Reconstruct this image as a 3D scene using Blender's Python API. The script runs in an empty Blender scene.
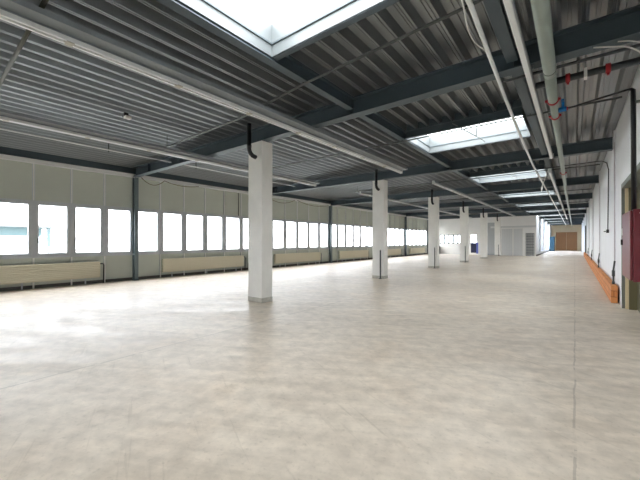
import bpy, math, random
from mathutils import Vector
random.seed(7)
scn = bpy.context.scene
COL = scn.collection
R = math.radians

# ------------------------------------------------------------------ colours / materials
def lin(c):
    return tuple(((v/255)/12.92 if v/255 <= .04045 else ((v/255+.055)/1.055)**2.4) for v in c)

def mat(name, rgb, rough=.6, metal=0., var=.0, scale=6., rough_var=0., bump=0., spec=.5, stretch=(1, 1, 1)):
    m = bpy.data.materials.new(name); m.use_nodes = True
    nt = m.node_tree; N = nt.nodes; L = nt.links
    b = N['Principled BSDF']
    b.inputs['Roughness'].default_value = rough
    b.inputs['Metallic'].default_value = metal
    b.inputs['Specular IOR Level'].default_value = spec
    c = lin(rgb)
    b.inputs['Base Color'].default_value = (*c, 1)
    if var or rough_var or bump:
        tc = N.new('ShaderNodeTexCoord'); mp = N.new('ShaderNodeMapping')
        mp.inputs['Scale'].default_value = stretch
        L.new(tc.outputs['Object'], mp.inputs['Vector'])
        no = N.new('ShaderNodeTexNoise'); no.inputs['Scale'].default_value = scale
        no.inputs['Detail'].default_value = 6; no.inputs['Roughness'].default_value = .6
        L.new(mp.outputs['Vector'], no.inputs['Vector'])
        if var:
            cr = N.new('ShaderNodeValToRGB')
            cr.color_ramp.elements[0].position = .3; cr.color_ramp.elements[1].position = .7
            cr.color_ramp.elements[0].color = (*[x*(1-var) for x in c], 1)
            cr.color_ramp.elements[1].color = (*[min(1, x*(1+var)) for x in c], 1)
            L.new(no.outputs['Fac'], cr.inputs['Fac']); L.new(cr.outputs['Color'], b.inputs['Base Color'])
        if rough_var:
            mr = N.new('ShaderNodeMapRange')
            mr.inputs['From Min'].default_value = .3; mr.inputs['From Max'].default_value = .7
            mr.inputs['To Min'].default_value = rough-rough_var; mr.inputs['To Max'].default_value = rough+rough_var
            L.new(no.outputs['Fac'], mr.inputs['Value']); L.new(mr.outputs['Result'], b.inputs['Roughness'])
        if bump:
            bp = N.new('ShaderNodeBump'); bp.inputs['Strength'].default_value = bump; bp.inputs['Distance'].default_value = .01
            L.new(no.outputs['Fac'], bp.inputs['Height']); L.new(bp.outputs['Normal'], b.inputs['Normal'])
    return m

def glass(name, tint=(1, 1, 1), gloss=.06, rough=.02):
    m = bpy.data.materials.new(name); m.use_nodes = True
    nt = m.node_tree; N = nt.nodes; L = nt.links; N.clear()
    o = N.new('ShaderNodeOutputMaterial'); mx = N.new('ShaderNodeMixShader'); t = N.new('ShaderNodeBsdfTransparent'); g = N.new('ShaderNodeBsdfGlossy')
    t.inputs['Color'].default_value = (*tint, 1); g.inputs['Roughness'].default_value = rough
    mx.inputs['Fac'].default_value = gloss
    L.new(t.outputs[0], mx.inputs[1]); L.new(g.outputs[0], mx.inputs[2]); L.new(mx.outputs[0], o.inputs['Surface'])
    return m

def floor_material():
    m = bpy.data.materials.new('polished_concrete'); m.use_nodes = True
    nt = m.node_tree; N = nt.nodes; L = nt.links; b = N['Principled BSDF']
    tc = N.new('ShaderNodeTexCoord')
    def noise(scale, detail, stretch=(1, 1, 1), rot=0., dist=0.):
        mp = N.new('ShaderNodeMapping'); mp.vector_type = 'TEXTURE'; mp.inputs['Scale'].default_value = tuple(1/q for q in stretch); mp.inputs['Rotation'].default_value = (0, 0, rot)
        L.new(tc.outputs['Object'], mp.inputs['Vector'])
        n = N.new('ShaderNodeTexNoise'); n.inputs['Scale'].default_value = scale; n.inputs['Detail'].default_value = detail
        n.inputs['Roughness'].default_value = .62; n.inputs['Distortion'].default_value = dist
        L.new(mp.outputs['Vector'], n.inputs['Vector']); return n.outputs['Fac']
    def ramp(fac, p0, c0, p1, c1):
        r = N.new('ShaderNodeValToRGB'); r.color_ramp.elements[0].position = p0; r.color_ramp.elements[1].position = p1
        r.color_ramp.elements[0].color = (*c0, 1); r.color_ramp.elements[1].color = (*c1, 1)
        L.new(fac, r.inputs['Fac']); return r.outputs['Color']
    def mixc(a, b_, fac, mode='MIX'):
        x = N.new('ShaderNodeMix'); x.data_type = 'RGBA'; x.blend_type = mode
        L.new(a, x.inputs['A']); L.new(b_, x.inputs['B'])
        if isinstance(fac, float): x.inputs['Factor'].default_value = fac
        else: L.new(fac, x.inputs['Factor'])
        return x.outputs['Result']
    def math_(op, a, b_=None):
        x = N.new('ShaderNodeMath'); x.operation = op
        for i, v in enumerate((a, b_)):
            if v is None: continue
            if isinstance(v, (int, float)): x.inputs[i].default_value = v
            else: L.new(v, x.inputs[i])
        return x.outputs[0]
    base = ramp(noise(.55, 5, dist=.6), .32, lin((216, 203, 186)), .68, lin((236, 224, 207)))
    fine = ramp(noise(6, 12), .34, (.80, .795, .785), .7, (1.06, 1.06, 1.06))
    c = mixc(base, fine, 1.0, 'MULTIPLY')
    streak = ramp(noise(2.6, 9, (.3, 2.4, 1), R(28), .3), .30, (.80, .785, .765), .62, (1.03, 1.03, 1.03))
    c = mixc(c, streak, .8, 'MULTIPLY')
    warm = ramp(noise(.9, 4, dist=.5), .5, (1, 1, 1), .78, (.97, .90, .82))
    c = mixc(c, warm, .6, 'MULTIPLY')
    spots = ramp(noise(7.5, 9, dist=.2), .66, (1, 1, 1), .80, (.80, .78, .74))
    c = mixc(c, spots, .55, 'MULTIPLY')
    grit = ramp(noise(26, 8), .56, (1, 1, 1), .72, (.80, .79, .77))
    c = mixc(c, grit, .9, 'MULTIPLY')
    scr = ramp(noise(9, 6, (.12, 2.2, 1), R(-24), .4), .60, (1, 1, 1), .72, (.82, .81, .79))
    c = mixc(c, scr, .9, 'MULTIPLY')
    patch = ramp(noise(.42, 6, dist=.9), .52, (1, 1, 1), .62, (.93, .92, .91))
    c = mixc(c, patch, .8, 'MULTIPLY')
    blot = ramp(noise(1.7, 9, dist=.3), .62, (1, 1, 1), .69, (.88, .86, .83))
    c = mixc(c, blot, .9, 'MULTIPLY')
    sep = N.new('ShaderNodeSeparateXYZ'); L.new(tc.outputs['Object'], sep.inputs[0])
    # saw-cut joints running the length of the hall, filled unevenly
    wob = math_('MULTIPLY', math_('SUBTRACT', noise(2.0, 4), .5), .05)
    worn = math_('GREATER_THAN', noise(1.9, 3, (1, 1, 1)), .46)
    tot = None
    for x0, w, s in ((-.005, .008, .38), (-4.33, .012, .35), (-8.7, .012, .35)):
        d = math_('ABSOLUTE', math_('SUBTRACT', math_('ADD', sep.outputs['X'], wob), x0))
        l = math_('MULTIPLY', math_('LESS_THAN', d, w), s)
        tot = l if tot is None else math_('MAXIMUM', tot, l)
    tot = math_('MULTIPLY', tot, math_('ADD', math_('MULTIPLY', worn, .8), .15))
    dark = N.new('ShaderNodeRGB'); dark.outputs[0].default_value = (*lin((120, 108, 92)), 1)
    c = mixc(c, dark.outputs[0], tot)
    L.new(c, b.inputs['Base Color'])
    rr = N.new('ShaderNodeMapRange'); rr.inputs['From Min'].default_value = .3; rr.inputs['From Max'].default_value = .7
    rr.inputs['To Min'].default_value = .36; rr.inputs['To Max'].default_value = .52
    L.new(noise(1.3, 7, (.6, 1.6, 1), R(28), 1.0), rr.inputs['Value']); L.new(rr.outputs[0], b.inputs['Roughness'])
    b.inputs['Specular IOR Level'].default_value = .5
    bp = N.new('ShaderNodeBump'); bp.inputs['Strength'].default_value = .12; bp.inputs['Distance'].default_value = .01
    L.new(noise(5, 6), bp.inputs['Height']); L.new(bp.outputs['Normal'], b.inputs['Normal'])
    return m

def brick_material():
    m = bpy.data.materials.new('orange_kerb_blocks'); m.use_nodes = True
    nt = m.node_tree; N = nt.nodes; L = nt.links; b = N['Principled BSDF']; b.inputs['Roughness'].default_value = .7
    tc = N.new('ShaderNodeTexCoord'); sep = N.new('ShaderNodeSeparateXYZ'); L.new(tc.outputs['Object'], sep.inputs[0])
    ad = N.new('ShaderNodeMath'); ad.operation = 'ADD'; L.new(sep.outputs['X'], ad.inputs[0]); L.new(sep.outputs['Y'], ad.inputs[1])
    cb = N.new('ShaderNodeCombineXYZ'); L.new(ad.outputs[0], cb.inputs['X']); L.new(sep.outputs['Z'], cb.inputs['Y'])
    br = N.new('ShaderNodeTexBrick'); br.inputs['Scale'].default_value = 1
    br.inputs['Color1'].default_value = (*lin((196, 122, 64)), 1); br.inputs['Color2'].default_value = (*lin((208, 140, 84)), 1)
    br.inputs['Mortar'].default_value = (*lin((150, 86, 40)), 1)
    br.inputs['Mortar Size'].default_value = .008; br.inputs['Brick Width'].default_value = .36; br.inputs['Row Height'].default_value = .14
    L.new(cb.outputs[0], br.inputs['Vector']); L.new(br.outputs['Color'], b.inputs['Base Color'])
    return m

M = dict(
    floor=floor_material(),
    deck=mat('galvanised_deck', (146, 150, 151), .33, .75, .05, 3., .05, stretch=(3, .4, 3)),
    steel=mat('slate_blue_steel', (70, 83, 90), .5, .0, .06, 2.),
    white=mat('white_paint', (226, 226, 222), .55, 0, .03, 3.),
    column=mat('painted_concrete', (240, 239, 234), .6, 0, .06, 2.2, bump=.1, stretch=(1, 1, .6)),
    plinth=mat('scuffed_plinth', (190, 187, 178), .7, 0, .15, 9.),
    skylin=mat('skylight_lining', (122, 127, 128), .4, 0),
    ledge=mat('skylight_ledge', (96, 106, 110), .5),
    wallr=mat('white_rendered_wall', (236, 238, 241), .6, 0, .03, 1.5),
    partition=mat('pale_grey_partition', (240, 240, 238), .6, 0, .03, 1.),
    panel=mat('olive_grey_panel', (196, 201, 191), .45, 0, .03, 1.),
    mull=mat('grey_mullion', (196, 201, 205), .4),
    mulll=mat('pale_mullion', (232, 232, 226), .4),
    sash=mat('grey_sash', (206, 210, 215), .35),
    post=mat('post_steel', (104, 117, 122), .45),
    radiator=mat('cream_enamel', (228, 221, 198), .4),
    trunk=mat('white_enamel_strip', (225, 227, 226), .35),
    tray=mat('galvanised_tray', (146, 153, 156), .4, .2, .05, 4.),
    conduit=mat('grey_conduit', (128, 132, 128), .45, .2),
    rod=mat('green_grey_rod', (72, 78, 75), .45, .1),
    brownpipe=mat('weathered_pipe', (72, 72, 60), .5, .2, .1, 5.),
    bigpipe=mat('grey_green_pipe', (138, 148, 138), .45, 0, .06, 3.),
    darkpipe=mat('dark_grey_pipe', (62, 66, 68), .45),
    black=mat('black_pipe', (22, 25, 28), .4),
    red=mat('red_collar', (165, 30, 38), .4),
    blue=mat('blue_valve', (20, 120, 190), .35),
    cable=mat('white_cable', (205, 205, 200), .5),
    joint=mat('joint_plastic', (176, 172, 158), .5),
    olivecable=mat('olive_cable', (112, 106, 78), .6),
    cab=mat('dark_red_enamel', (112, 32, 42), .35, 0, .03, 2.),
    dooro=mat('olive_brown_door', (84, 75, 54), .4, 0, .06, 2.),
    olivelin=mat('olive_lining', (120, 114, 84), .5),
    frameg=mat('grey_door_frame', (118, 122, 116), .45),
    creamw=mat('cream_wall', (236, 220, 184), .6, 0, .03, 1.),
    wood=mat('brown_wood_door', (172, 126, 80), .5, 0, .12, 3., stretch=(6, 6, .8)),
    teal=mat('teal_cabinet', (30, 64, 80), .4),
    brick=brick_material(),
    glass=glass('window_glass', (.84, .85, .86)), skyglass=glass('skylight_glazing', (.72, .735, .74), .05, .1),
    blueglass=glass('blue_tinted_glass', (.82, .88, .99), .12, .05),
    navy=mat('navy_panel', (26, 30, 72), .5), violet=mat('blue_panel', (96, 110, 190), .5),
    gridgrey=mat('door_mesh_grey', (176, 178, 178), .5),
    rollgrey=mat('shutter_grey', (212, 214, 214), .5),
    shutterdark=mat('grey_tall_panel', (176, 180, 182), .5),
    darkopen=mat('dark_door_leaf', (70, 80, 92), .5),
    cloth=mat('dark_fabric', (40, 46, 48), .9, 0, .2, 20.), whitecloth=mat('white_fabric', (235, 236, 236), .9),
    ext=mat('outdoor_render', (205, 208, 210), .8), exteal=mat('outdoor_fascia', (74, 96, 100), .7),
    extroof=mat('outdoor_roof', (92, 95, 98), .8),
    extgrey=mat('outdoor_box', (96, 104, 110), .7), asphalt=mat('outdoor_paving', (182, 182, 178), .9, 0, .1, 1.),
    kerbdark=mat('dark_skirting', (84, 82, 76), .6), pink=mat('pinkish_conduit', (198, 180, 190), .5),
)

# ------------------------------------------------------------------ mesh builder
class MB:
    def __init__(s): s.v = []; s.f = []; s.sm = []
    def box(s, a, b):
        (x0, y0, z0), (x1, y1, z1) = a, b
        n = len(s.v)
        s.v += [(x0, y0, z0), (x1, y0, z0), (x1, y1, z0), (x0, y1, z0), (x0, y0, z1), (x1, y0, z1), (x1, y1, z1), (x0, y1, z1)]
        for f in ((0, 3, 2, 1), (4, 5, 6, 7), (0, 1, 5, 4), (1, 2, 6, 5), (2, 3, 7, 6), (3, 0, 4, 7)):
            s.f.append(tuple(n+i for i in f)); s.sm.append(False)
        return s
    def tube(s, pts, r, seg=10, caps=True):
        pts = [Vector(p) for p in pts]
        if not isinstance(r, (list, tuple)): r = [r]*len(pts)
        n0 = len(s.v); k = len(pts); prev = None
        for i, p in enumerate(pts):
            t = (pts[min(i+1, k-1)]-pts[max(i-1, 0)]).normalized()
            if prev is None:
                a = Vector((0, 0, 1)) if abs(t.z) < .9 else Vector((1, 0, 0))
                u = t.cross(a).normalized()
            else:
                u = (prev - t*prev.dot(t)).normalized()
            prev = u; w = t.cross(u)
            for j in range(seg):
                an = 2*math.pi*j/seg
                s.v.append(tuple(p + (u*math.cos(an)+w*math.sin(an))*r[i]))
        for i in range(k-1):
            for j in range(seg):
                a = n0+i*seg+j; b = n0+i*seg+(j+1) % seg
                s.f.append((a, b, b+seg, a+seg)); s.sm.append(True)
        if caps:
            s.f.append(tuple(n0+j for j in reversed(range(seg)))); s.sm.append(False)
            s.f.append(tuple(n0+(k-1)*seg+j for j in range(seg))); s.sm.append(False)
        return s
    def prism(s, poly, axis, a, b):
        """poly: 2-D points in the two other axes (order x,y,z without axis), extruded from a to b"""
        n = len(s.v); k = len(poly)
        for t in (a, b):
            for p in poly:
                q = list(p); q.insert('xyz'.index(axis), t); s.v.append(tuple(q))
        for i in range(k):
            j = (i+1) % k; s.f.append((n+i, n+j, n+k+j, n+k+i)); s.sm.append(False)
        s.f.append(tuple(n+i for i in reversed(range(k)))); s.f.append(tuple(n+k+i for i in range(k))); s.sm += [False, False]
        return s
    def ring(s, x0, x1, y0, y1, z0, z1, t):
        """rectangular frame in plan, wall thickness t outward"""
        s.box((x0-t, y0-t, z0), (x0, y1+t, z1)); s.box((x1, y0-t, z0), (x1+t, y1+t, z1))
        s.box((x0, y0-t, z0), (x1, y0, z1)); s.box((x0, y1, z0), (x1, y1+t, z1)); return s
    def frame_yz(s, x0, x1, y0, y1, z0, z1, t):
        """window frame standing in the y-z plane, inner border t"""
        s.box((x0, y0, z0), (x1, y0+t, z1)); s.box((x0, y1-t, z0), (x1, y1, z1))
        s.box((x0, y0+t, z0), (x1, y1-t, z0+t)); s.box((x0, y0+t, z1-t), (x1, y1-t, z1)); return s
    def frame_xz(s, y0, y1, x0, x1, z0, z1, t, bottom=True):
        s.box((x0, y0, z0), (x0+t, y1, z1)); s.box((x1-t, y0, z0), (x1, y1, z1))
        if bottom: s.box((x0+t, y0, z0), (x1-t, y1, z0+t))
        s.box((x0+t, y0, z1-t), (x1-t, y1, z1)); return s
    def build(s, name, m, parent=None, loc=None, bevel=0.):
        o0 = Vector(loc) if loc is not None else Vector((0, 0, 0))
        pw = Vector(parent['_w']) if parent is not None and '_w' in parent else Vector((0, 0, 0))
        off = o0 if parent is None else pw
        if parent is not None and loc is not None: off = o0
        me = bpy.data.meshes.new(name)
        me.from_pydata([tuple(Vector(v)-off) for v in s.v], [], s.f)
        me.polygons.foreach_set('use_smooth', s.sm); me.update()
        me.materials.append(m)
        o = bpy.data.objects.new(name, me); COL.objects.link(o)
        if parent is not None:
            o.parent = parent; o.location = off-pw
        else:
            o.location = off
        o['_w'] = tuple(off)
        if bevel:
            bv = o.modifiers.new('bevel', 'BEVEL'); bv.width = bevel; bv.segments = 2; bv.limit_method = 'ANGLE'
        return o

def smooth(pts, n=5):
    P = [Vector(p) for p in pts]; P = [2*P[0]-P[1]]+P+[2*P[-1]-P[-2]]; out = []
    for i in range(1, len(P)-2):
        a, b, c, d = P[i-1:i+3]
        for k in range(n):
            t = k/n; out.append(.5*((2*b)+(c-a)*t+(2*a-5*b+4*c-d)*t*t+(3*b-a-3*c+d)*t**3))
    return [tuple(q) for q in out+[P[-2]]]
def tag(o, label, cat, group=None):
    o['label'] = label; o['category'] = cat
    if group: o['group'] = group
    return o
def struct(o): o['kind'] = 'structure'; return o
def empty(name, loc):
    o = bpy.data.objects.new(name, None); COL.objects.link(o); o.location = loc; o['_w'] = tuple(loc); o.empty_display_size = .2
    return o
def thing(name, loc, label, cat, group=None): return tag(empty(name, loc), label, cat, group)
def copy_tree(o, loc, parent=None):
    c = o.copy(); COL.objects.link(c)
    if parent is None: c.location = loc
    else: c.parent = parent
    for ch in o.children: copy_tree(ch, None, c)
    return c

# ------------------------------------------------------------------ dimensions (x across, y along the hall)
XW, XR = -12.7, .80            # window wall, right wall
Y0, YP, YE = -9.87, 36.5, 62.   # wall behind, partition, corridor end
XC = -2.87                     # corridor side of the partitioned room
ZB, ZD, ZH = 3.75, 4.06, 4.21  # beam underside, deck underside, deck top
BAY = [5.15+6*k for k in range(-2, 10)]
ORD = ['nearest', 'second nearest', 'third nearest', 'fourth nearest', 'fifth nearest', 'sixth nearest', 'seventh nearest',
       'eighth nearest', 'ninth nearest', 'tenth nearest', 'eleventh nearest']

# ------------------------------------------------------------------ floor, deck, walls
fl = MB(); fl.box((XW-.15, Y0-.2, -.15), (XC, YP+.0, 0)); fl.box((XC, Y0-.2, -.15), (1.35, YE+.2, 0)); struct(fl.build('floor', M['floor']))
MB().box((XW, YP+.12, -.15), (XC, YE, -.005)).build('floor_room', M['asphalt'])
struct(bpy.data.objects['floor_room'])
P0, PW = -3.2, 2.47/9
SKX0, SKX1 = -3.2, -.73
SKY = [(1.44+6*k, 3.01+6*k) for k in range(-1, 10)]
def deck_profile(i):
    x = P0+PW*i; z = ZD; g = .013
    return [(x, z+g), (x+.007, z+g), (x+.012, z), (x+.027, z), (x+.056, z+.14), (x+.115, z+.14), (x+.12, z+.128), (x+PW-.12, z+.128), (x+PW-.115, z+.14), (x+PW-.056, z+.14),
            (x+PW-.027, z), (x+PW-.012, z), (x+PW-.007, z+g), (x+PW, z+g)]
dk = MB()
def deck_strip(i, y0, y1):
    p = deck_profile(i); n = len(dk.v); k = len(p)
    for y in (y0, y1):
        for a, b in p: dk.v.append((a, y, b))
    for j in range(k-1): dk.f.append((n+j, n+j+1, n+k+j+1, n+k+j)); dk.sm.append(False)
for i in range(-35, 15):
    far = YE if i >= 1 else YP+.12
    if 0 <= i < 9:
        cuts = [Y0-.1]
        for a, b in SKY: cuts += [a-.05, b+.05]
        cuts.append(YE)
        for a, b in zip(cuts[::2], cuts[1::2]):
            if i < 1: b = min(b, YP+.12)
            if b > a: deck_strip(i, a, b)
    else: deck_strip(i, Y0-.1, far)
struct(dk.build('ceiling', M['deck']))
rf = MB()   # roof build-up over the deck, open at the skylights
rf.box((XW-.3, Y0-.3, ZH+.0), (SKX0-.05, YP+.15, ZH+.12)); rf.box((SKX1+.05, Y0-.3, ZH), (1.5, YE+.3, ZH+.12))
cuts = [Y0-.3]
for a, b in SKY: cuts += [a-.06, b+.06]
cuts.append(YE+.3)
for a, b in zip(cuts[::2], cuts[1::2]): rf.box((SKX0-.05, a, ZH), (SKX1+.05, b, ZH+.12))
struct(rf.build('ceiling_roof_slab', M['asphalt']))

# window wall: panels below and above the ribbon of windows
ZS, ZT, ZC = .945, 2.61, 3.74
wl = MB()
ny0, ny1 = -9, 31
wins = [5.13-.93*i for i in range(16, 0, -1)] + [5.13+.975*i for i in range(6)] + [10.98+1.02*i for i in range(6)] + [17.1+i for i in range(20)]
WID = [b-a for a, b in zip(wins, wins[1:])]+[1.]
for y, d in zip(wins, WID):
    if y+1 > YP+.2: break
    wl.box((XW-.10, y+.03, 0), (XW-.01, y+d-.03, ZS)); wl.box((XW-.10, y+.03, ZT), (XW-.01, y+d-.03, ZH))
wl.box((XW-.16, Y0-.1, 0), (XW-.10, YP+.2, ZS)); wl.box((XW-.16, Y0-.1, ZT), (XW-.10, YP+.2, ZH))
struct(wl.build('wall_left', M['panel']))
struct(MB().box((XW-.02, Y0, 0), (XW+.02, YP, .10)).build('baseboard_left', M['kerbdark']))
struct(MB().box((XW-.02, Y0, ZS-.035), (XW+.05, YP, ZS+.02)).build('trim_sill', M['mull']))
struct(MB().box((XW-.02, Y0, ZT-.03), (XW+.02, YP, ZT+.02)).build('trim_head', M['mull']))
n = 0
for y, d in zip(wins, WID):
    if y+1 > YP+.2: break
    n += 1
    w = struct(MB().frame_yz(XW-.12, XW+.0, y+.035, y+d-.035, ZS+.015, ZT-.02, .045).build('window_%d' % n, M['mull'], loc=(XW, y, ZS)))
    MB().frame_yz(XW-.09, XW+.015, y+.080, y+d-.08, ZS+.06, ZT-.065, .04).build('window_sash', M['sash'], w)
    MB().box((XW-.05, y+.12, ZS+.10), (XW-.04, y+d-.12, ZT-.105)).build('window_pane', M['glass'], w)
    h = MB(); h.box((XW+.015, y+.09, 1.36), (XW+.035, y+.108, 1.50)); h.build('window_handle', M['darkpipe'], w)
NW = n
mp = None
for i, y in enumerate(wins[:NW+1]):
    if mp is None:
        mp = struct(MB().box((XW-.11, y-.035, 0), (XW+.012, y+.035, ZH)).build('trim_1', M['mull'], loc=(XW, y, 0)))
        a = MB(); a.box((XW+.012, y-.022, .0), (XW+.024, y+.022, ZS-.035)); a.build('cover_strip', M['mulll'], mp)
        b = MB(); b.box((XW+.012, y-.012, ZT+.02), (XW+.02, y+.012, ZC)); b.build('joint_strip', M['mulll'], mp)
    else:
        c = copy_tree(mp, (XW, y, 0)); c.name = 'trim_%d' % (i+1)
struct(MB().box((XW, Y0, 3.725), (XW+.16, YP, 3.84)).build('trim_soffit', M['trunk']))

struct(MB().box((XW, Y0, 3.86), (XW+.13, YP, ZD)).build('trim_edge', M['steel']))

# right wall with the doorway and shallow pilasters
DY0, DY1, DZ = 6.75, 9.42, 2.62
rw = MB()
rw.box((XR, Y0-.1, 0), (XR+.3, DY0, ZH)); rw.box((XR, DY1, 0), (XR+.3, YE+.1, ZH)); rw.box((XR, DY0, DZ), (XR+.3, DY1, ZH))
for i, y in enumerate(BAY[2:]): struct(MB().box((XR-.035, y-.25, 0), (XR, y+.25, ZH)).build('trim_pilaster_%d' % (i+1), M['wallr']))
struct(rw.build('wall_right', M['wallr']))
d1 = struct(MB().frame_xz(0, 0, 0, 0, 0, 0, 0).build('door_1', M['frameg'])) if False else None
f = MB()   # frame of the doorway: far jamb, near jamb, head
f.box((XR-.02, DY1-.10, 0), (XR+.28, DY1+.0, DZ)); f.box((XR-.02, DY0, 0), (XR+.28, DY0+.10, DZ)); f.box((XR-.02, DY0+.10, DZ-.10), (XR+.28, DY1-.10, DZ))
d1 = struct(f.build('door_1', M['frameg'], loc=(XR, (DY0+DY1)/2, 0)))
MB().box((XR+.20, DY0+.10, .01), (XR+.25, (DY0+DY1)/2-.01, DZ-.10)).build('door_leaf', M['dooro'], d1)
MB().box((XR+.20, (DY0+DY1)/2+.01, .01), (XR+.25, DY1-.10, DZ-.10)).build('door_leaf', M['dooro'], d1)
MB().box((XR+.03, DY1-.14, 0), (XR+.08, DY1-.10, DZ-.1)).build('door_lining', M['creamw'], d1)
MB().box((XR+.08, DY1-.2, 0), (XR+.20, DY1-.10, DZ-.1)).build('door_lining', M['olivelin'], d1)
MB().tube([(XR+.17, (DY0+DY1)/2+.08, 1.05), (XR+.17, (DY0+DY1)/2+.2, 1.05)], .012).build('door_handle', M['tray'], d1)
# far dark door in the right wall
f = MB(); f.frame_yz(XR-.10, XR+.0, 36.2, 37.6, 0, 2.75, .07); d2 = struct(f.build('door_2', M['frameg'], loc=(XR, 36.9, 0)))
MB().box((XR-.09, 36.27, .07), (XR-.002, 37.53, 2.68)).build('door_leaf', M['darkopen'], d2)

# wall behind the camera, partition, corridor walls
struct(MB().box((XW-.15, Y0-.3, 0), (XR+.3, Y0-.1, ZH)).build('wall_front', M['partition']))
# partition across the hall with openings: strip windows left, glazed door, grid door right
pa = MB()
WX0, WX1, WZ0, WZ1 = -11.75, -9.4, 1.15, 2.1       # strip of narrow windows
DX0, DX1, DZ2 = -8.62, -7.80, 2.12                  # door with bright upper pane
GX0, GX1, GZ = -3.74, -2.94, 2.22                   # grid door
pa.box((XW-.1, YP, 0), (WX0, YP+.12, ZH)); pa.box((WX0, YP, 0), (WX1, YP+.12, WZ0)); pa.box((WX0, YP, WZ1), (WX1, YP+.12, ZH))
pa.box((WX1, YP, 0), (DX0, YP+.12, ZH)); pa.box((DX0, YP, DZ2), (DX1, YP+.12, ZH)); pa.box((DX1, YP, 0), (GX0, YP+.12, ZH))
pa.box((GX0, YP, GZ), (GX1, YP+.12, ZH)); pa.box((GX1, YP, 0), (XC, YP+.12, ZH))
x = -7.9                                            # raised vertical seams on the sheeting
while x > -12.6: pa.box((x-.02, YP-.02, WZ1+.1), (x+.02, YP, ZH)); x -= .6
struct(pa.build('wall_back', M['partition']))
MBt = MB(); MBt.box((-6.7, YP-.04, 2.72), (XC, YP, 2.90)); struct(MBt.build('trim_rail', M['rollgrey']))
# window strip panes in the partition: six narrow windows
nw = 5; ww = (WX1-WX0)/nw
for i in range(nw):
    a = WX0+i*ww
    o = struct(MB().frame_xz(YP, YP+.08, a+.0, a+ww, WZ0, WZ1, .085).build('window_%d' % (NW+1+i), M['post'], loc=(a, YP, WZ0)))
    MB().box((a+.09, YP+.03, WZ0+.09), (a+ww-.09, YP+.04, WZ1-.09)).build('window_pane', M['glass'], o)
# door with a bright upper pane and dark blue lower leaf
d3 = struct(MB().frame_xz(YP-.02, YP+.1, DX0, DX1, 0, DZ2, .05, False).build('door_3', M['partition'], loc=((DX0+DX1)/2, YP, 0)))
MB().box((DX0+.05, YP+.03, 1.25), (DX1-.25, YP+.04, DZ2-.05)).build('door_pane', M['glass'], d3)
MB().box((DX1-.25, YP+.02, 1.25), (DX1-.05, YP+.06, DZ2-.05)).build('side_panel', M['partition'], d3)
MB().box((DX0+.05, YP+.02, .2), (DX1-.25, YP+.06, 1.25)).build('door_leaf', M['navy'], d3)
MB().box((DX1-.25, YP+.02, .12), (DX1-.05, YP+.06, 1.25)).build('side_panel', M['violet'], d3)
MB().box((DX0+.05, YP+.02, .0), (DX1-.25, YP+.06, .2)).build('kick_panel', M['partition'], d3)
MB().box((DX1-.25, YP+.02, .0), (DX1-.05, YP+.06, .12)).build('kick_panel', M['partition'], d3)
# grid door
d4 = struct(MB().frame_xz(YP-.03, YP+.1, GX0, GX1, 0, GZ, .06, False).build('door_4', M['white'], loc=((GX0+GX1)/2, YP, 0)))
MB().box((GX0+.06, YP+.05, .0), (GX1-.06, YP+.07, GZ-.06)).build('door_leaf', M['gridgrey'], d4)
g = MB(); gw = (GX1-GX0-.12)
for i in range(5): g.box((GX0+.06+gw*i/4-.012, YP+.02, 0), (GX0+.06+gw*i/4+.012, YP+.05, GZ-.06))
for i in range(9): g.box((GX0+.06, YP+.02, .02+(GZ-.12)*i/8), (GX1-.06, YP+.05, .05+(GZ-.12)*i/8))
g.build('door_grid', M['darkpipe'], d4)
# two wide grey panels (closed shutter) beside the grid door
for j, (a, b) in enumerate(((-5.75, -4.75), (-4.72, -3.92))):
    d = struct(MB().frame_xz(YP-.035, YP, a, b, 0, 2.66, .05, False).build('door_%d' % (5+j), M['white'], loc=((a+b)/2, YP, 0)))
    s = MB(); k = 6
    for i in range(k):
        w_ = (b-a-.1)/k; s.box((a+.05+w_*i+.004, YP-.025, 0), (a+.05+w_*(i+1)-.004, YP-.004, 2.61))
    s.build('door_leaf', M['rollgrey'], d)

gp = struct(MB().frame_xz(YP-.035, YP, -6.98, -6.28, 0, 3.3, .04, False).build('door_8', M['rollgrey'], loc=(-6.6, YP, 0)))
MB().box((-6.94, YP-.03, 0), (-6.32, YP-.004, 3.26)).build('door_leaf', M['shutterdark'], gp)
cw = MB()   # side wall of the corridor with glazed openings
gl = [(39.5, 41.0), (43.0, 45.2), (46.8, 49.0), (51.5, 57.5)]  # last, longest opening is added to let daylight into the corridor end
y = YP+.121
for a, b in gl:
    cw.box((XC-.12, y, 0), (XC, a, ZH)); cw.box((XC-.12, a, 0), (XC, b, .25)); cw.box((XC-.12, a, 3.5), (XC, b, ZH)); y = b
cw.box((XC-.12, y, 0), (XC, YE, ZH))
struct(cw.build('wall_corridor', M['wallr']))
struct(MB().box((XC, YP+.05, 0), (XC+.06, YE, .12)).build('baseboard_corridor', M['kerbdark']))
for i, (a, b) in enumerate(gl):
    o = struct(MB().frame_yz(XC-.08, XC+.01, a, b, .25, 3.5, .07).build('window_%d' % (NW+nw+1+i), M['white'], loc=(XC, a, .25)))
    MB().box((XC-.05, a+.07, .32), (XC-.04, b-.07, 3.43)).build('window_pane', M['blueglass'], o)
we = MB()
EX0, EX1, EZ = -2.3, .28, 2.78
we.box((XC-.1, YE, 0), (EX0, YE+.15, ZH)); we.box((EX0, YE, EZ), (EX1, YE+.15, ZH)); we.box((EX1, YE, 0), (XR+.1, YE+.15, ZH))
we.box((EX0, YE+.12, 0), (EX1, YE+.15, EZ)); struct(we.build('wall_end', M['creamw']))
d = struct(MB().frame_xz(YE-.03, YE+.1, EX0, EX1, 0, EZ, .09, False).build('door_7', M['wood'], loc=((EX0+EX1)/2, YE, 0)))
mid = (EX0+EX1)/2
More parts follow.
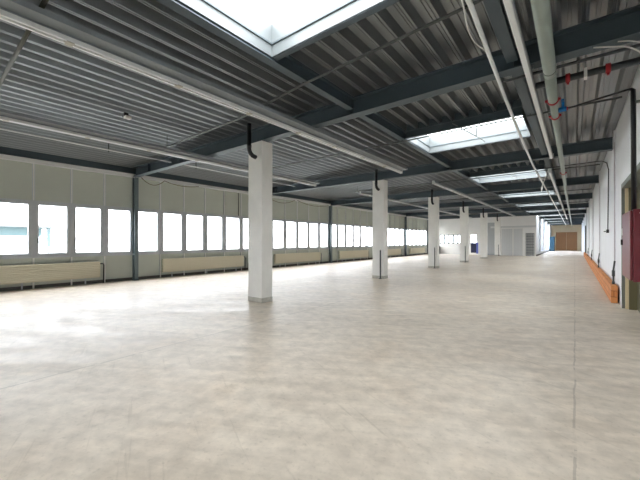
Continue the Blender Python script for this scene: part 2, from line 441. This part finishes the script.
for a, b in ((EX0+.09, mid-.02), (mid+.02, EX1-.09)):
    lf = MB().box((a, YE+.02, .01), (b, YE+.07, EZ-.09)).build('door_leaf', M['wood'], d)
    q = MB()
    for zz in (.25, 1.5): q.frame_xz(YE+.0, YE+.02, a+.15, b-.15, zz, zz+1.0, .05)
    q.build('door_moulding', M['wood'], lf)
rb = MB(); rb.box((-6.9, YP+.12, 0), (-6.8, YE, 3.6)); rb.box((-6.9, YP+.12, 3.6), (XC-.12, 44.5, 3.7)); rb.box((-6.9, 46.5, 3.6), (XC-.12, 49.5, 3.7))  # unseen divider and partial roof, added to dim the room behind the corridor panes
struct(rb.build('wall_light_block', M['partition']))
# the room block behind the partition: rear wall catches the daylight
struct(MB().box((XW-.1, YE-.0, -.1), (XC-.12, YE+.1, 3.2)).build('wall_room_back', M['partition']))
struct(MB().box((XW-.2, YP+.2, -.1), (XW-.1, YE, .9)).build('wall_room_left', M['partition']))

# ------------------------------------------------------------------ steel structure
def I_beam_x(mb, x0, x1, yc, z0, z1, w, tw=.012, tf=.018):
    mb.box((x0, yc-w/2, z0), (x1, yc+w/2, z0+tf)); mb.box((x0, yc-w/2, z1-tf), (x1, yc+w/2, z1)); mb.box((x0, yc-tw/2, z0+tf), (x1, yc+tw/2, z1-tf))
def I_beam_y(mb, y0, y1, xc, z0, z1, w, tw=.012, tf=.014):
    mb.box((xc-w/2, y0, z0), (xc+w/2, y1, z0+tf)); mb.box((xc-w/2, y0, z1-tf), (xc+w/2, y1, z1)); mb.box((xc-tw/2, y0, z0+tf), (xc+tw/2, y1, z1-tf))
colw = ['nearest', 'second nearest', 'third nearest', 'fourth nearest', 'fifth nearest', 'farthest']
nb = 0
for k, y in enumerate(BAY):
    x0 = XW+.135 if y < YP else XC
    b = MB(); I_beam_x(b, x0, XR-.036 if y > 9.5 or y < 6 else XR, y, ZB, ZD, .20)
    if k < 2: lab = ''
    elif k-2 < 6: lab = 'slate-blue steel cross beam resting on the %s white column' % colw[k-2]
    else: lab = 'dark steel cross beam over the end corridor, %s of the beams there' % ['nearest', 'second', 'third', 'farthest'][k-8]
    if k < 2: o = struct(b.build('trim_beam_%d' % (k+1), M['steel'], loc=((x0+XR)/2, y, ZB)))
    else: o = tag(b.build('cross_beam', M['steel'], loc=((x0+XR)/2, y, ZB)), lab, 'beam', 'cross beams under the metal deck')
    for xs in ((-3.25, -.66, -9.1, -11.4) if y < YP else (-.66,)):
        MB().box((xs-.008, y-.095, ZB+.018), (xs+.008, y-.006, ZD-.018)).build('stiffener_plate', M['steel'], o)
for k in range(1, len(BAY)-1):
    ya, yb = BAY[k]+.10, BAY[k+1]-.10
    for side, xc in (('left', -3.25), ('right', -.66)):
        if side == 'left' and BAY[k] > 35: continue
        b = MB(); I_beam_y(b, ya, yb, xc, ZB+.09, ZD, .13)
        tag(b.build('edge_beam', M['steel'], loc=(xc, (ya+yb)/2, ZB+.09)), 'steel beam running lengthwise along the %s edge of the %s skylight' % (side, ORD[k-1]),
            'beam', 'lengthwise beams beside the skylights')

# skylights
for k, (a, b) in enumerate(SKY):
    if k == 0: lab = ''
    else: lab = 'rectangular white-lined roof skylight, %s in the row of skylights' % ORD[k-1]
    if k >= 9: lab = lab.replace(ORD[k-1], ['second farthest', 'farthest'][k-9])
    x0, x1 = SKX0+.02, SKX1-.08
    t = thing('skylight', ((x0+x1)/2, (a+b)/2, ZD), lab, 'skylight', 'roof skylights') if k else struct(empty('window_roof', ((x0+x1)/2, (a+b)/2, ZD)))
    MB().ring(x0, x1, a, b, 3.88, 4.03, .012).build('lower_lining', M['skylin'], t)
    for ya, yb, yc in ((a-.05, a-.013, a-.10), (b+.013, b+.05, b+.05)):
        m_ = MB(); m_.box((x0, ya, 3.87), (x1, yb, ZH)); m_.box((x0, yc, 3.87), (x1, yc+.05, 3.885)); m_.build('trimmer', M['steel'], t)
    MB().ring(x0+.02, x1-.02, a+.02, b-.02, 4.03, 4.05, .08).build('ledge', M['ledge'], t)
    MB().ring(x0, x1, a, b, 4.05, 4.32, .045).build('upright_curb', M['skylin'], t)
    MB().box((x0-.045, a-.045, 4.32), (x1+.045, b+.045, 4.335)).build('glazing', M['skyglass'], t)
    if k > 1:   # opening gear: thin bars spanning under the near edge
        z = 3.84
        g = MB(); g.tube([(-2.05, a-.25, 3.93), (-1.80, a+.75, z+.02)], .012, 6); g.tube([(-1.80, a+.75, z+.02), (-1.72, a+.4, 3.99)], .008, 6)
        g.tube([(-1.80, a+.75, z+.02), (-1.78, b+.02, 3.93)], .008, 6)
        g.build('opening_bar', M['conduit'], t)

# steel posts on the window wall
for k, y in enumerate(BAY[1:8]):
    if y > YP: break
    b = MB(); b.box((XW+.03, y-.065, 0), (XW+.045, y+.065, ZB-.03)); b.box((XW+.20, y-.065, 0), (XW+.215, y+.065, 3.725)); b.box((XW+.045, y-.008, 0), (XW+.20, y+.008, 3.725))
    lab = 'slate-grey steel post on the window wall, %s' % (['behind the viewpoint'] + ['nearest of the posts in view'] + ['%s of the posts in view' % q for q in ['second', 'third', 'fourth', 'fifth', 'farthest']])[k]
    if k == 0: p = struct(b.build('trim_post', M['post'], loc=(XW+.12, y, 0)))
    else: p = tag(b.build('steel_post', M['post'], loc=(XW+.12, y, 0)), lab, 'post', 'steel posts along the window wall')
    MB().box((XW+.025, y-.09, 0), (XW+.24, y+.09, .015)).build('base_plate', M['post'], p)

# columns with drain pipes
CX, CWX, CWY = -5.85, .24, .165
COLD = ['nearest and largest, bare down to a grey foot', 'second nearest, with a thin dark strip low on its front', 'third nearest, with a dark strip low on its front',
        'fourth nearest, with a dark strip low on its front', 'fifth nearest, without a dark strip', 'farthest, just before the pale partition']
for k in range(6):
    y = 5.17+6*k
    t = thing('column', (CX, y, 0), 'white painted concrete column, ' + COLD[k],
              'column', 'white columns down the hall')
    MB().box((CX-CWX, y-CWY, .11), (CX+CWX, y+CWY, ZB-.03)).build('shaft', M['column'], t, bevel=.012)
    MB().box((CX-CWX-.004, y-CWY-.004, 0), (CX+CWX+.004, y+CWY+.004, .11)).build('plinth', M['plinth'], t, bevel=.008)
    MB().box((CX-.18, y-.12, ZB-.03), (CX+.18, y+.12, ZB-.001)).build('bearing_plate', M['steel'], t)
    if k in (1, 2, 3, 5):
        s = MB(); s.box((CX+.09, y-CWY-.035, .02), (CX+.125, y-CWY-.005, 1.08)); s.box((CX+.05, y-CWY-.05, 0), (CX+.165, y-CWY-.005, .02)); s.build('corner_strip', M['darkpipe'], t)
    yp = y-CWY-.20; px = CX+.03
    d = thing('drain_pipe', (px, yp, ZB), 'black drain pipe bending into the top of the %s white column' % colw[k], 'pipe', 'black drain pipes over the columns')
    MB().tube([(px, yp, ZD+.02), (px, yp, 3.52), (px, yp+.01, 3.47), (px, yp+.04, 3.42), (px, yp+.10, 3.38), (px, yp+.195, 3.36)], .05, 14).build('pipe', M['black'], d)
    MB().tube([(px, yp, 3.60), (px, yp, 3.55)], .057, 14).build('collar', M['black'], d)

# radiators along the window wall
rn = 0
for k in range(-1, 5):
    a, b = 6.12+6*k, 10.02+6*k
    t = thing('radiator', (XW+.15, (a+b)/2, 0), 'long cream wall radiator under the windows, %s' % (['nearest, cut by the left edge of the photo', 'left of the nearest white column', 'just right of the nearest white column', 'fourth nearest, left of the second column', 'fifth nearest, right of the second column', 'farthest along the window wall'][k+1]), 'radiator', 'cream radiators under the windows')
    p = MB(); z = .22
    for i in range(9): p.box((XW+.12, a, z+i*.056), (XW+.19, b, z+i*.056+.052))
    p.build('panel', M['radiator'], t, bevel=.006)
    MB().box((XW+.08, a+.01, .2), (XW+.12, b-.01, .73)).build('back_panel', M['radiator'], t)
    MB().tube([(XW+.14, b, .66), (XW+.14, b+.10, .66), (XW+.13, b+.12, .6), (XW+.12, b+.12, 0)], .02, 8).build('feed_pipe', M['darkpipe'], t)
    for yy in (a+.4, (a+b)/2, b-.4): MB().box((XW+.03, yy-.02, .3), (XW+.10, yy+.02, .6)).box((XW+.10, yy-.02, 0), (XW+.115, yy+.02, .35)).build('wall_bracket', M['mull'], t)
# bundle at the radiator end behind the nearest column
t = thing('fabric_bundle', (XW+.35, 10.35, 0), 'dark cloth bundle leaning at the radiator end behind the nearest column', 'bundle')
MB().tube([(XW+.35, 10.33, 0), (XW+.34, 10.33, .12), (XW+.32, 10.34, .35), (XW+.30, 10.36, .52), (XW+.29, 10.38, .62)], [.15, .17, .13, .10, .05], 12).build('bag', M['cloth'], t)
MB().tube([(XW+.29, 10.42, .60), (XW+.28, 10.45, .70), (XW+.28, 10.50, .80), (XW+.27, 10.54, .86)], [.06, .12, .10, .03], 12).build('white_wrap', M['whitecloth'], t)

# ------------------------------------------------------------------ light trunkings
def trunk(xc, y0, y1, lab, tray=True, plain=False):
    t = thing('light_trunking', (xc, (y0+y1)/2, 3.56), lab, 'light fixture', 'white light trunkings')
    if plain: MB().box((xc-.032, y0, 3.575), (xc+.032, y1, 3.655)).build('lamp_strip', M['trunk'], t, bevel=.012)
    else:
        for a_, b_ in ((-.048, -.022), (.022, .048)): MB().box((xc+a_, y0, 3.585), (xc+b_, y1, 3.635)).build('lamp_strip', M['trunk'], t)
    c = MB(); c.box((xc-.03, y0, 3.635 if not plain else 3.655), (xc+.03, y1, 3.70)); c.build('channel', M['tray'], t)
    if not plain: MB().box((xc-.022, y0, 3.622), (xc+.022, y1, 3.634)).build('groove', M['conduit'], t)
    if tray:
        b = MB(); b.box((xc+.050, y0, 3.66), (xc+.22, y1, 3.668)); b.box((xc+.212, y0, 3.668), (xc+.22, y1, 3.72)); b.box((xc+.03, y0, 3.66), (xc+.05, y1, 3.70)); b.build('cable_tray', M['tray'], t)
    y = math.ceil((y0-1.1)/1.25)*1.25+1.1; k = 0
    while y < y1-.1:
        if not plain: MB().box((xc-.05, y-.035, 3.578), (xc+.05, y+.035, 3.584)).box((xc-.012, y-.05, 3.584), (xc+.012, y+.05, 3.622)).build('joint_bracket', M['joint'], t)
        y += 1.25
    for yb in BAY:
        if y0 < yb < y1: MB().box((xc-.05, yb-.03, 3.70), (xc+.05, yb+.03, ZB)).build('hanger', M['tray'], t)
    for ye in (y0-.01, y1): MB().box((xc-.048, ye, 3.573), (xc+.048, ye+.01, 3.70)).build('end_cap', M['trunk'], t)
trunk(-4.36, -4.2, 9.75, 'long white light trunking under the ceiling, passing right of the nearest column')
trunk(-4.20, 12.3, 33.5, 'white light trunking starting past the second cross beam, right of the columns', False)
trunk(-8.05, -4.2, 9.95, 'white light trunking left of the nearest column, over the window side')
trunk(-7.78, 12.9, 33.5, 'distant white light trunking on the window side, ending behind the columns', False)
trunk(-.475, -4.2, 10.4, 'white light trunking beside the thick grey pipe near the right wall', False, True)
trunk(-.62, 12.5, 40.0, 'distant white light trunking beside the right-hand pipes', False, True)

# ------------------------------------------------------------------ conduits and pipes
def pipe(name, pts, r, m, lab, cat='pipe', group=None, seg=10, loc=None):
    return tag(MB().tube(pts, r, seg).build(name, m, loc=loc or pts[len(pts)//2]), lab, cat, group)
# transverse conduits, one near each skylight
names = ['over the nearest bay, crossing above the nearest trunkings', 'crossing the second bay beside the second skylight', 'crossing the third bay beside the third skylight',
         'crossing the fourth bay', 'crossing the fifth bay', 'crossing the sixth bay']
for k in range(6):
    y = 3.8 if k == 0 else 7.30+6*(k-1)
    z = 3.80
    pts = [(-8.2, 4.06, z), (-5.15, 4.0, z), (-3.25, 3.72, z), (-.70, 3.50, z), (-.35, 3.48, z)] if k == 0 else [(-8.3, y+.05, z), (.62, y, z)]
    t = thing('ceiling_conduit', ((-4.1), y, z), 'thin grey conduit rod %s' % names[k], 'conduit', 'thin conduit rods across the ceiling')
    MB().tube(pts, .017, 8).build('rod', M['rod'], t)
    for xs, yc in (((-8.1, 4.06), (-3.25, 3.72), (-.66, 3.50)) if k == 0 else ((-8.2, y+.05), (-3.25, y+.02), (-.66, y))):
        c = MB(); zt = ZB+.09 if xs > -4 else ZD+.02
        c.tube([(xs, yc, z), (xs, yc, zt)], .007, 6); c.build('clip', M['rod'], t)
pipe('ceiling_pipe', [(-4.05, .87, 3.88), (-7.4, .90, 3.88)], .024, M['brownpipe'], 'weathered brown pipe crossing the ceiling at the upper left corner', 'pipe')
t = thing('hung_conduit', (-10.0, 4, 3.9), 'slim white conduit hung under the deck near the window wall', 'conduit')
MB().tube([(-10.0, -4, 3.9), (-10.0, 10.9, 3.9)], .018, 8).build('rod', M['trunk'], t)
for yy in (-1.5, 1, 3.4, 6.0, 8.5): MB().tube([(-10.0, yy, 3.84), (-10.0, yy, ZD+.02)], .012, 6).build('hanger', M['black'], t)
# small emergency light / bracket on the deck
t = thing('small_spotlight', (-7.3, 2.8, ZD), 'small white spotlight fixed under the metal deck between two trunkings', 'light fixture')
MB().box((-7.34, 2.76, 3.98), (-7.28, 2.84, ZD+.01)).build('mount', M['black'], t)
MB().box((-7.28, 2.74, 3.93), (-7.16, 2.86, 3.98)).build('head', M['white'], t, bevel=.01)

# thick grey pipe with couplings
t = thing('main_pipe', (-.31, 10, 3.5), 'thick grey-green pipe running lengthwise under the ceiling near the right wall', 'pipe')
MB().tube([(-.205, -8, 3.53), (-.24, 4.9, 3.53), (-.245, 5.02, 3.53)], .068, 18).build('wide_section', M['bigpipe'], t)
MB().tube([(-.245, 5.0, 3.53), (-.25, 5.86, 3.53), (-.255, 6.0, 3.53), (-.255, 6.05, 3.53), (-.30, 20, 3.52), (-.33, 60, 3.52)], [.064, .064, .06, .05, .05, .05], 18).build('narrow_section', M['bigpipe'], t)
def coupling(x, y, z, r):
    c = MB().tube([(x, y-.03, z), (x, y-.02, z), (x, y+.02, z), (x, y+.03, z)], [r, r+.012, r+.012, r], 18); c.box((x-r-.035, y-.02, z-.012), (x-r, y+.02, z+.02)); c.box((x+r, y-.02, z-.012), (x+r+.035, y+.02, z+.02)); return c
coupling(-.255, 6.0, 3.53, .062).build('coupling', M['red'], t)
coupling(-.258, 6.78, 3.53, .052).build('coupling', M['red'], t)
coupling(-.277, 12.55, 3.525, .052).build('coupling', M['red'], t)
MB().tube([(-.24, 4.9, 3.53), (-.24, 4.915, 3.53)], .0705, 18).build('seam', M['darkpipe'], t)
for yy in (5.15, 11.15, 17.15, 23.15, 29.15): MB().tube([(-.27, yy-.12, 3.57), (-.27, yy-.12, ZD)], .008, 6).build('hanger', M['conduit'], t)

# second, wandering conduit left of it
pipe('lengthwise_conduit', [(-.80, -6, 3.66), (-.775, 3.3, 3.66), (-.86, 6.0, 3.66), (-.92, 8.6, 3.66), (-.97, 11.5, 3.66), (-.97, 58, 3.66)], .025, M['trunk'],
     'pale conduit running lengthwise past the right ends of the skylights', 'conduit', loc=(-1, 11, 3.66))
MB().tube(smooth([(-.795, 3.0, 3.66), (-.83, 3.3, 3.63), (-.865, 3.6, 3.61), (-.865, 3.9, 3.62), (-.82, 4.25, 3.67)]), .008, 6).build('tied_cable', M['cable'], bpy.data.objects['lengthwise_conduit'])
t = thing('cable_drops', (-.8, 13, 3.6), 'loose pale cables hanging in a cross between the pale conduit and the next trunking', 'cable')
MB().tube(smooth([(-.68, 12.4, 3.60), (-.75, 12.9, 3.5), (-.90, 13.6, 3.28), (-.93, 14.0, 3.2), (-.93, 14.3, 3.35), (-.93, 14.5, 3.60)]), .012, 6).build('cable', M['cable'], t)
MB().tube(smooth([(-.92, 12.5, 3.61), (-.86, 13.0, 3.42), (-.84, 13.6, 3.34), (-.88, 14.1, 3.42), (-.93, 14.6, 3.60)]), .012, 6).build('cable', M['cable'], t)

# dark transverse pipe to the right wall, with red collars and a tag
t = thing('cross_pipe', (0, 5.4, 3.6), 'dark grey cross pipe with red collars running into the right wall', 'pipe')
MB().tube([(-.44, 5.62, 3.66), (XR-.0, 5.62, 3.66)], .045, 14).build('pipe', M['darkpipe'], t)
for x in (-.07, .345): MB().tube([(x-.026, 5.62, 3.66), (x+.026, 5.62, 3.66)], .062, 16).build('collar', M['red'], t)
for x in (-.07, .345): MB().box((x-.014, 5.60, 3.575), (x+.014, 5.64, 3.61)).build('drop_nozzle', M['red'], t)
MB().box((.10, 5.56, 3.60), (.135, 5.68, 3.72)).build('tag', M['white'], t)
MB().tube([(.03, 5.62, 3.70), (.03, 5.62, ZD)], .008, 6).build('hanger', M['conduit'], t)
pipe('cross_conduit', [(-.80, 5.32, 3.72), (XR-.04, 5.32, 3.72)], .02, M['darkpipe'], 'thin dark conduit just before the cross pipe with red collars', 'conduit')

# valve, branch and riser down to the hydrant cabinet
t = thing('branch_valve', (-.20, 6.45, 3.53), 'blue shut-off valve on the side of the thick grey pipe', 'valve')
MB().tube([(-.203, 6.5, 3.53), (-.10, 6.5, 3.53)], [.038, .038], 12).build('valve_body', M['blue'], t)
MB().tube([(-.145, 6.5, 3.55), (-.145, 6.5, 3.64)], .02, 10).build('valve_stem', M['blue'], t)
MB().box((-.165, 6.40, 3.64), (-.125, 6.56, 3.665)).build('lever', M['blue'], t)
MB().tube([(-.10, 6.5, 3.53), (-.08, 6.5, 3.53)], .028, 12).build('red_collar', M['red'], t)
rx = .66
pipe('black_riser', [(-.08, 6.5, 3.53), (.60, 6.42, 3.60), (.64, 6.415, 3.595), (rx, 6.41, 3.57), (rx, 6.40, 3.5), (rx, 6.37, 1.84)], [.014, .014, .022, .03, .03, .03], M['black'],
     'black riser pipe turning down the right wall into the dark red cabinet', 'pipe', seg=14)
t = thing('riser_bracket', (.73, 6.4, 3.4), 'small grey bracket holding the black riser to the wall', 'bracket')
MB().box((rx, 6.38, 3.38), (XR, 6.42, 3.41)).build('arm', M['conduit'], t)
pipe('wall_cable', smooth([(.18, 5.1, 3.745), (.34, 5.15, 3.72), (.50, 5.2, 3.68), (.64, 5.3, 3.58), (XR-.04, 5.45, 3.42)]), .009, M['cable'], 'white cable arching to the right wall near the cross beam', 'cable')
pipe('wall_cable', smooth([(.40, 5.12, 3.745), (.52, 5.15, 3.72), (.66, 5.22, 3.66), (XR-.04, 5.3, 3.56)]), .007, M['cable'], 'thinner white cable just above the arching one at the right wall', 'cable')

# dark red hydrant cabinet
x0, x1, y0_, y1_, z0, z1 = .55, XR-.001, 5.66, 6.55, .90, 1.82
t = thing('hydrant_cabinet', (x0, (y0_+y1_)/2, z0), 'dark red metal wall cabinet beside the doorway at the right edge', 'cabinet')
MB().box((x0+.03, y0_, z0), (x1, y1_, z1)).build('body', M['cab'], t, bevel=.008)
dr = MB().box((x0, y0_+.015, z0+.015), (x0+.027, y1_-.015, z1-.015)).build('door', M['cab'], t, bevel=.006)
MB().box((x0-.006, y1_-.12, 1.50), (x0, y1_-.05, 1.60)).build('label_plate', M['white'], dr)
MB().box((x0-.02, y1_-.10, 1.36), (x0, y1_-.06, 1.44)).build('latch', M['black'], dr)
MB().tube([(x0+.10, y0_-.006, 1.77), (x0+.10, y0_, 1.77)], .012, 10).build('rivet', M['white'], t)

# orange kerb along the right wall
tag(MB().box((.65, 9.97, 0), (XR-.036, 39.5, .40)).build('orange_kerb', M['brick'], loc=(.71, 24, 0), bevel=.008), 'long low orange block kerb along the foot of the right wall', 'kerb')
# vertical conduits with dark fittings standing on the kerb
for k, y in enumerate((10.32, 16.42, 22.9, 29.0)):
    q = ['nearest', 'second nearest', 'third nearest', 'farthest'][k]
    t = thing('wall_conduit', (.72, y, .40), 'thin vertical conduit with dark fitting on the orange kerb, %s of four' % q, 'conduit', 'vertical conduits on the right wall')
    MB().tube([(.74, y, .93), (.74, y, 3.75)], .006, 8).build('tube', M['pink'], t)
    g = MB(); g.tube([(.715, y, .40), (.715, y, .46), (.715, y, .47), (.715, y, .58), (.715, y, .59), (.715, y, .72), (.715, y, .73), (.74, y, .95)], [.028, .028, .018, .018, .03, .03, .018, .018], 10)
    g.build('fitting', M['darkpipe'], t)
# conduit that bends from the ceiling down the wall to a small switch
t = thing('switch_cable', (.76, 12.6, 1.68), 'dark cable bending down the right wall to a small black switch', 'cable')
MB().tube([(-.9, 12.4, 3.70), (.40, 12.4, 3.73), (.62, 12.45, 3.74), (.73, 12.5, 3.68), (.775, 12.6, 3.5), (.775, 12.7, 2.9), (.775, 12.9, 1.74)], .013, 8).build('cable_run', M['darkpipe'], t)
MB().box((.74, 12.86, 1.66), (XR, 12.94, 1.76)).build('switch', M['black'], t)
MB().tube([(.75, 12.9, 1.71), (.68, 12.7, 1.70)], .012, 8).build('switch_arm', M['black'], t)

# swags of cable hanging along the top of the window wall
def swag(pts, lab, name='hanging_cable'):
    P = []
    for (ya, za), (yb, zb), sag in pts:
        for i in range(9):
            u = i/8; P.append((XW+.235, ya+(yb-ya)*u, za+(zb-za)*u-sag*4*u*(1-u)))
    tag(MB().tube(P, .014, 6).build(name, M['olivecable'], loc=P[0]), lab, 'cable', 'cables sagging on the window wall')
swag([((5.3, 3.74), (6.15, 3.74), .22), ((6.16, 3.74), (7.6, 3.72), .10)], 'olive cable sagging beside the nearest steel post on the window wall')
swag([((10.6, 3.74), (11.4, 3.74), .10), ((11.41, 3.74), (13.6, 3.74), .26)], 'olive cable sagging above the windows right of the nearest column')
swag([((13.8, 3.74), (16.8, 3.72), .18)], 'olive cable sagging toward the third post of the window wall')
pipe('drop_rod', [(XW+.012, 9.83, 3.72), (XW+.012, 9.83, 2.635)], .018, M['darkpipe'], 'short dark rod hanging before the upper wall panels left of the nearest column', 'rod')

# corridor end: teal locker
t = thing('teal_locker', (-2.55, 58.5, 0), 'dark teal locker standing at the far end of the corridor', 'locker')
MB().box((XC+.07, 55.4, .05), (XC+.62, 57.6, 2.05)).build('body', M['teal'], t, bevel=.01)
MB().box((XC+.09, 55.43, 0), (XC+.60, 57.57, .05)).build('base', M['darkpipe'], t)
MB().box((XC+.62, 55.45, .1), (XC+.635, 56.48, 2.0)).build('door', M['teal'], t)
MB().box((XC+.62, 56.52, .1), (XC+.635, 57.55, 2.0)).build('door', M['teal'], t)
# dark crate in the far left corner
t = thing('low_cabinet', (-12.0, 36.1, 0), 'low dark cabinet in the far left corner under the windows', 'cabinet')
MB().box((-12.45, 35.9, .04), (-11.7, 36.4, .85)).build('body', M['cloth'], t, bevel=.01)
MB().box((-12.42, 35.93, 0), (-11.73, 36.38, .04)).build('base', M['black'], t)

# ------------------------------------------------------------------ outside
struct(MB().box((-120, -60, -1.2), (XW-.3, 140, -1.0)).build('ground', M['asphalt']))
t = thing('outdoor_building', (-48, -5, -1), 'pale low building with a blue-green roof edge seen through the first windows', 'building')
MB().box((-60, -40, -1), (-47, 9.3, 2.9)).build('wall', M['ext'], t)
MB().box((-61, -42, 2.9), (-45, 10.9, 3.15)).build('roof_edge', M['extroof'], t)
MB().box((-46.9, -40, 2.0), (-46.7, 9.3, 2.9)).build('fascia', M['exteal'], t)
MB().box((-46.5, 9.7, -1), (-46.2, 10.0, 2.9)).build('roof_post', M['exteal'], t)
t = thing('outdoor_unit', (-40.2, 9.4, -1), 'grey box standing outside beside the pale building', 'box')
MB().box((-41, 8.7, -1), (-39.5, 10.1, .75)).build('casing', M['extgrey'], t)
MB().box((-41.1, 8.6, .75), (-39.4, 10.2, .85)).build('lid', M['ext'], t)

# ------------------------------------------------------------------ daylight
w = bpy.data.worlds.new('overcast'); scn.world = w; w.use_nodes = True
bg = w.node_tree.nodes['Background']; bg.inputs['Color'].default_value = (.98, .985, 1., 1); bg.inputs['Strength'].default_value = 13.0
def portal(name, loc, rot, sx, sy):
    l = bpy.data.lights.new(name, 'AREA'); l.shape = 'RECTANGLE'; l.size = sx; l.size_y = sy; l.cycles.is_portal = True
    o = bpy.data.objects.new(name, l); COL.objects.link(o); o.location = loc; o.rotation_euler = rot
portal('daylight_windows', (XW-.2, (Y0+13)/2, (ZS+ZT)/2), (0, R(-90), 0), ZT-ZS, 13-Y0)
portal('daylight_windows', (XW-.2, (13+YP)/2, (ZS+ZT)/2), (0, R(-90), 0), ZT-ZS, YP-13)
for a, b in SKY: portal('daylight_skylight', ((SKX0+SKX1)/2, (a+b)/2, 4.36), (0, 0, 0), 2.36, 1.56)

# ------------------------------------------------------------------ camera
cam = bpy.data.cameras.new('camera'); co = bpy.data.objects.new('camera', cam); COL.objects.link(co); scn.camera = co
cam.sensor_width = 36; cam.lens = 324.68/640*36; cam.clip_start = .05; cam.clip_end = 400
co.location = (0, 0, 1.416); co.rotation_euler = (R(90+.197), 0, R(38.125))

for o in bpy.data.objects:
    if '_w' in o: del o['_w']
scn.view_settings.view_transform = 'Standard'; scn.view_settings.look = 'None'; scn.view_settings.gamma = 1
scn.view_settings.use_curve_mapping = False
scn.view_settings.exposure = 0.68
scn.cycles.use_denoising = True
scn.cycles.max_bounces = 10; scn.cycles.diffuse_bounces = 8; scn.cycles.glossy_bounces = 4
scn.cycles.sample_clamp_indirect = 8
scn.cycles.use_adaptive_sampling = False
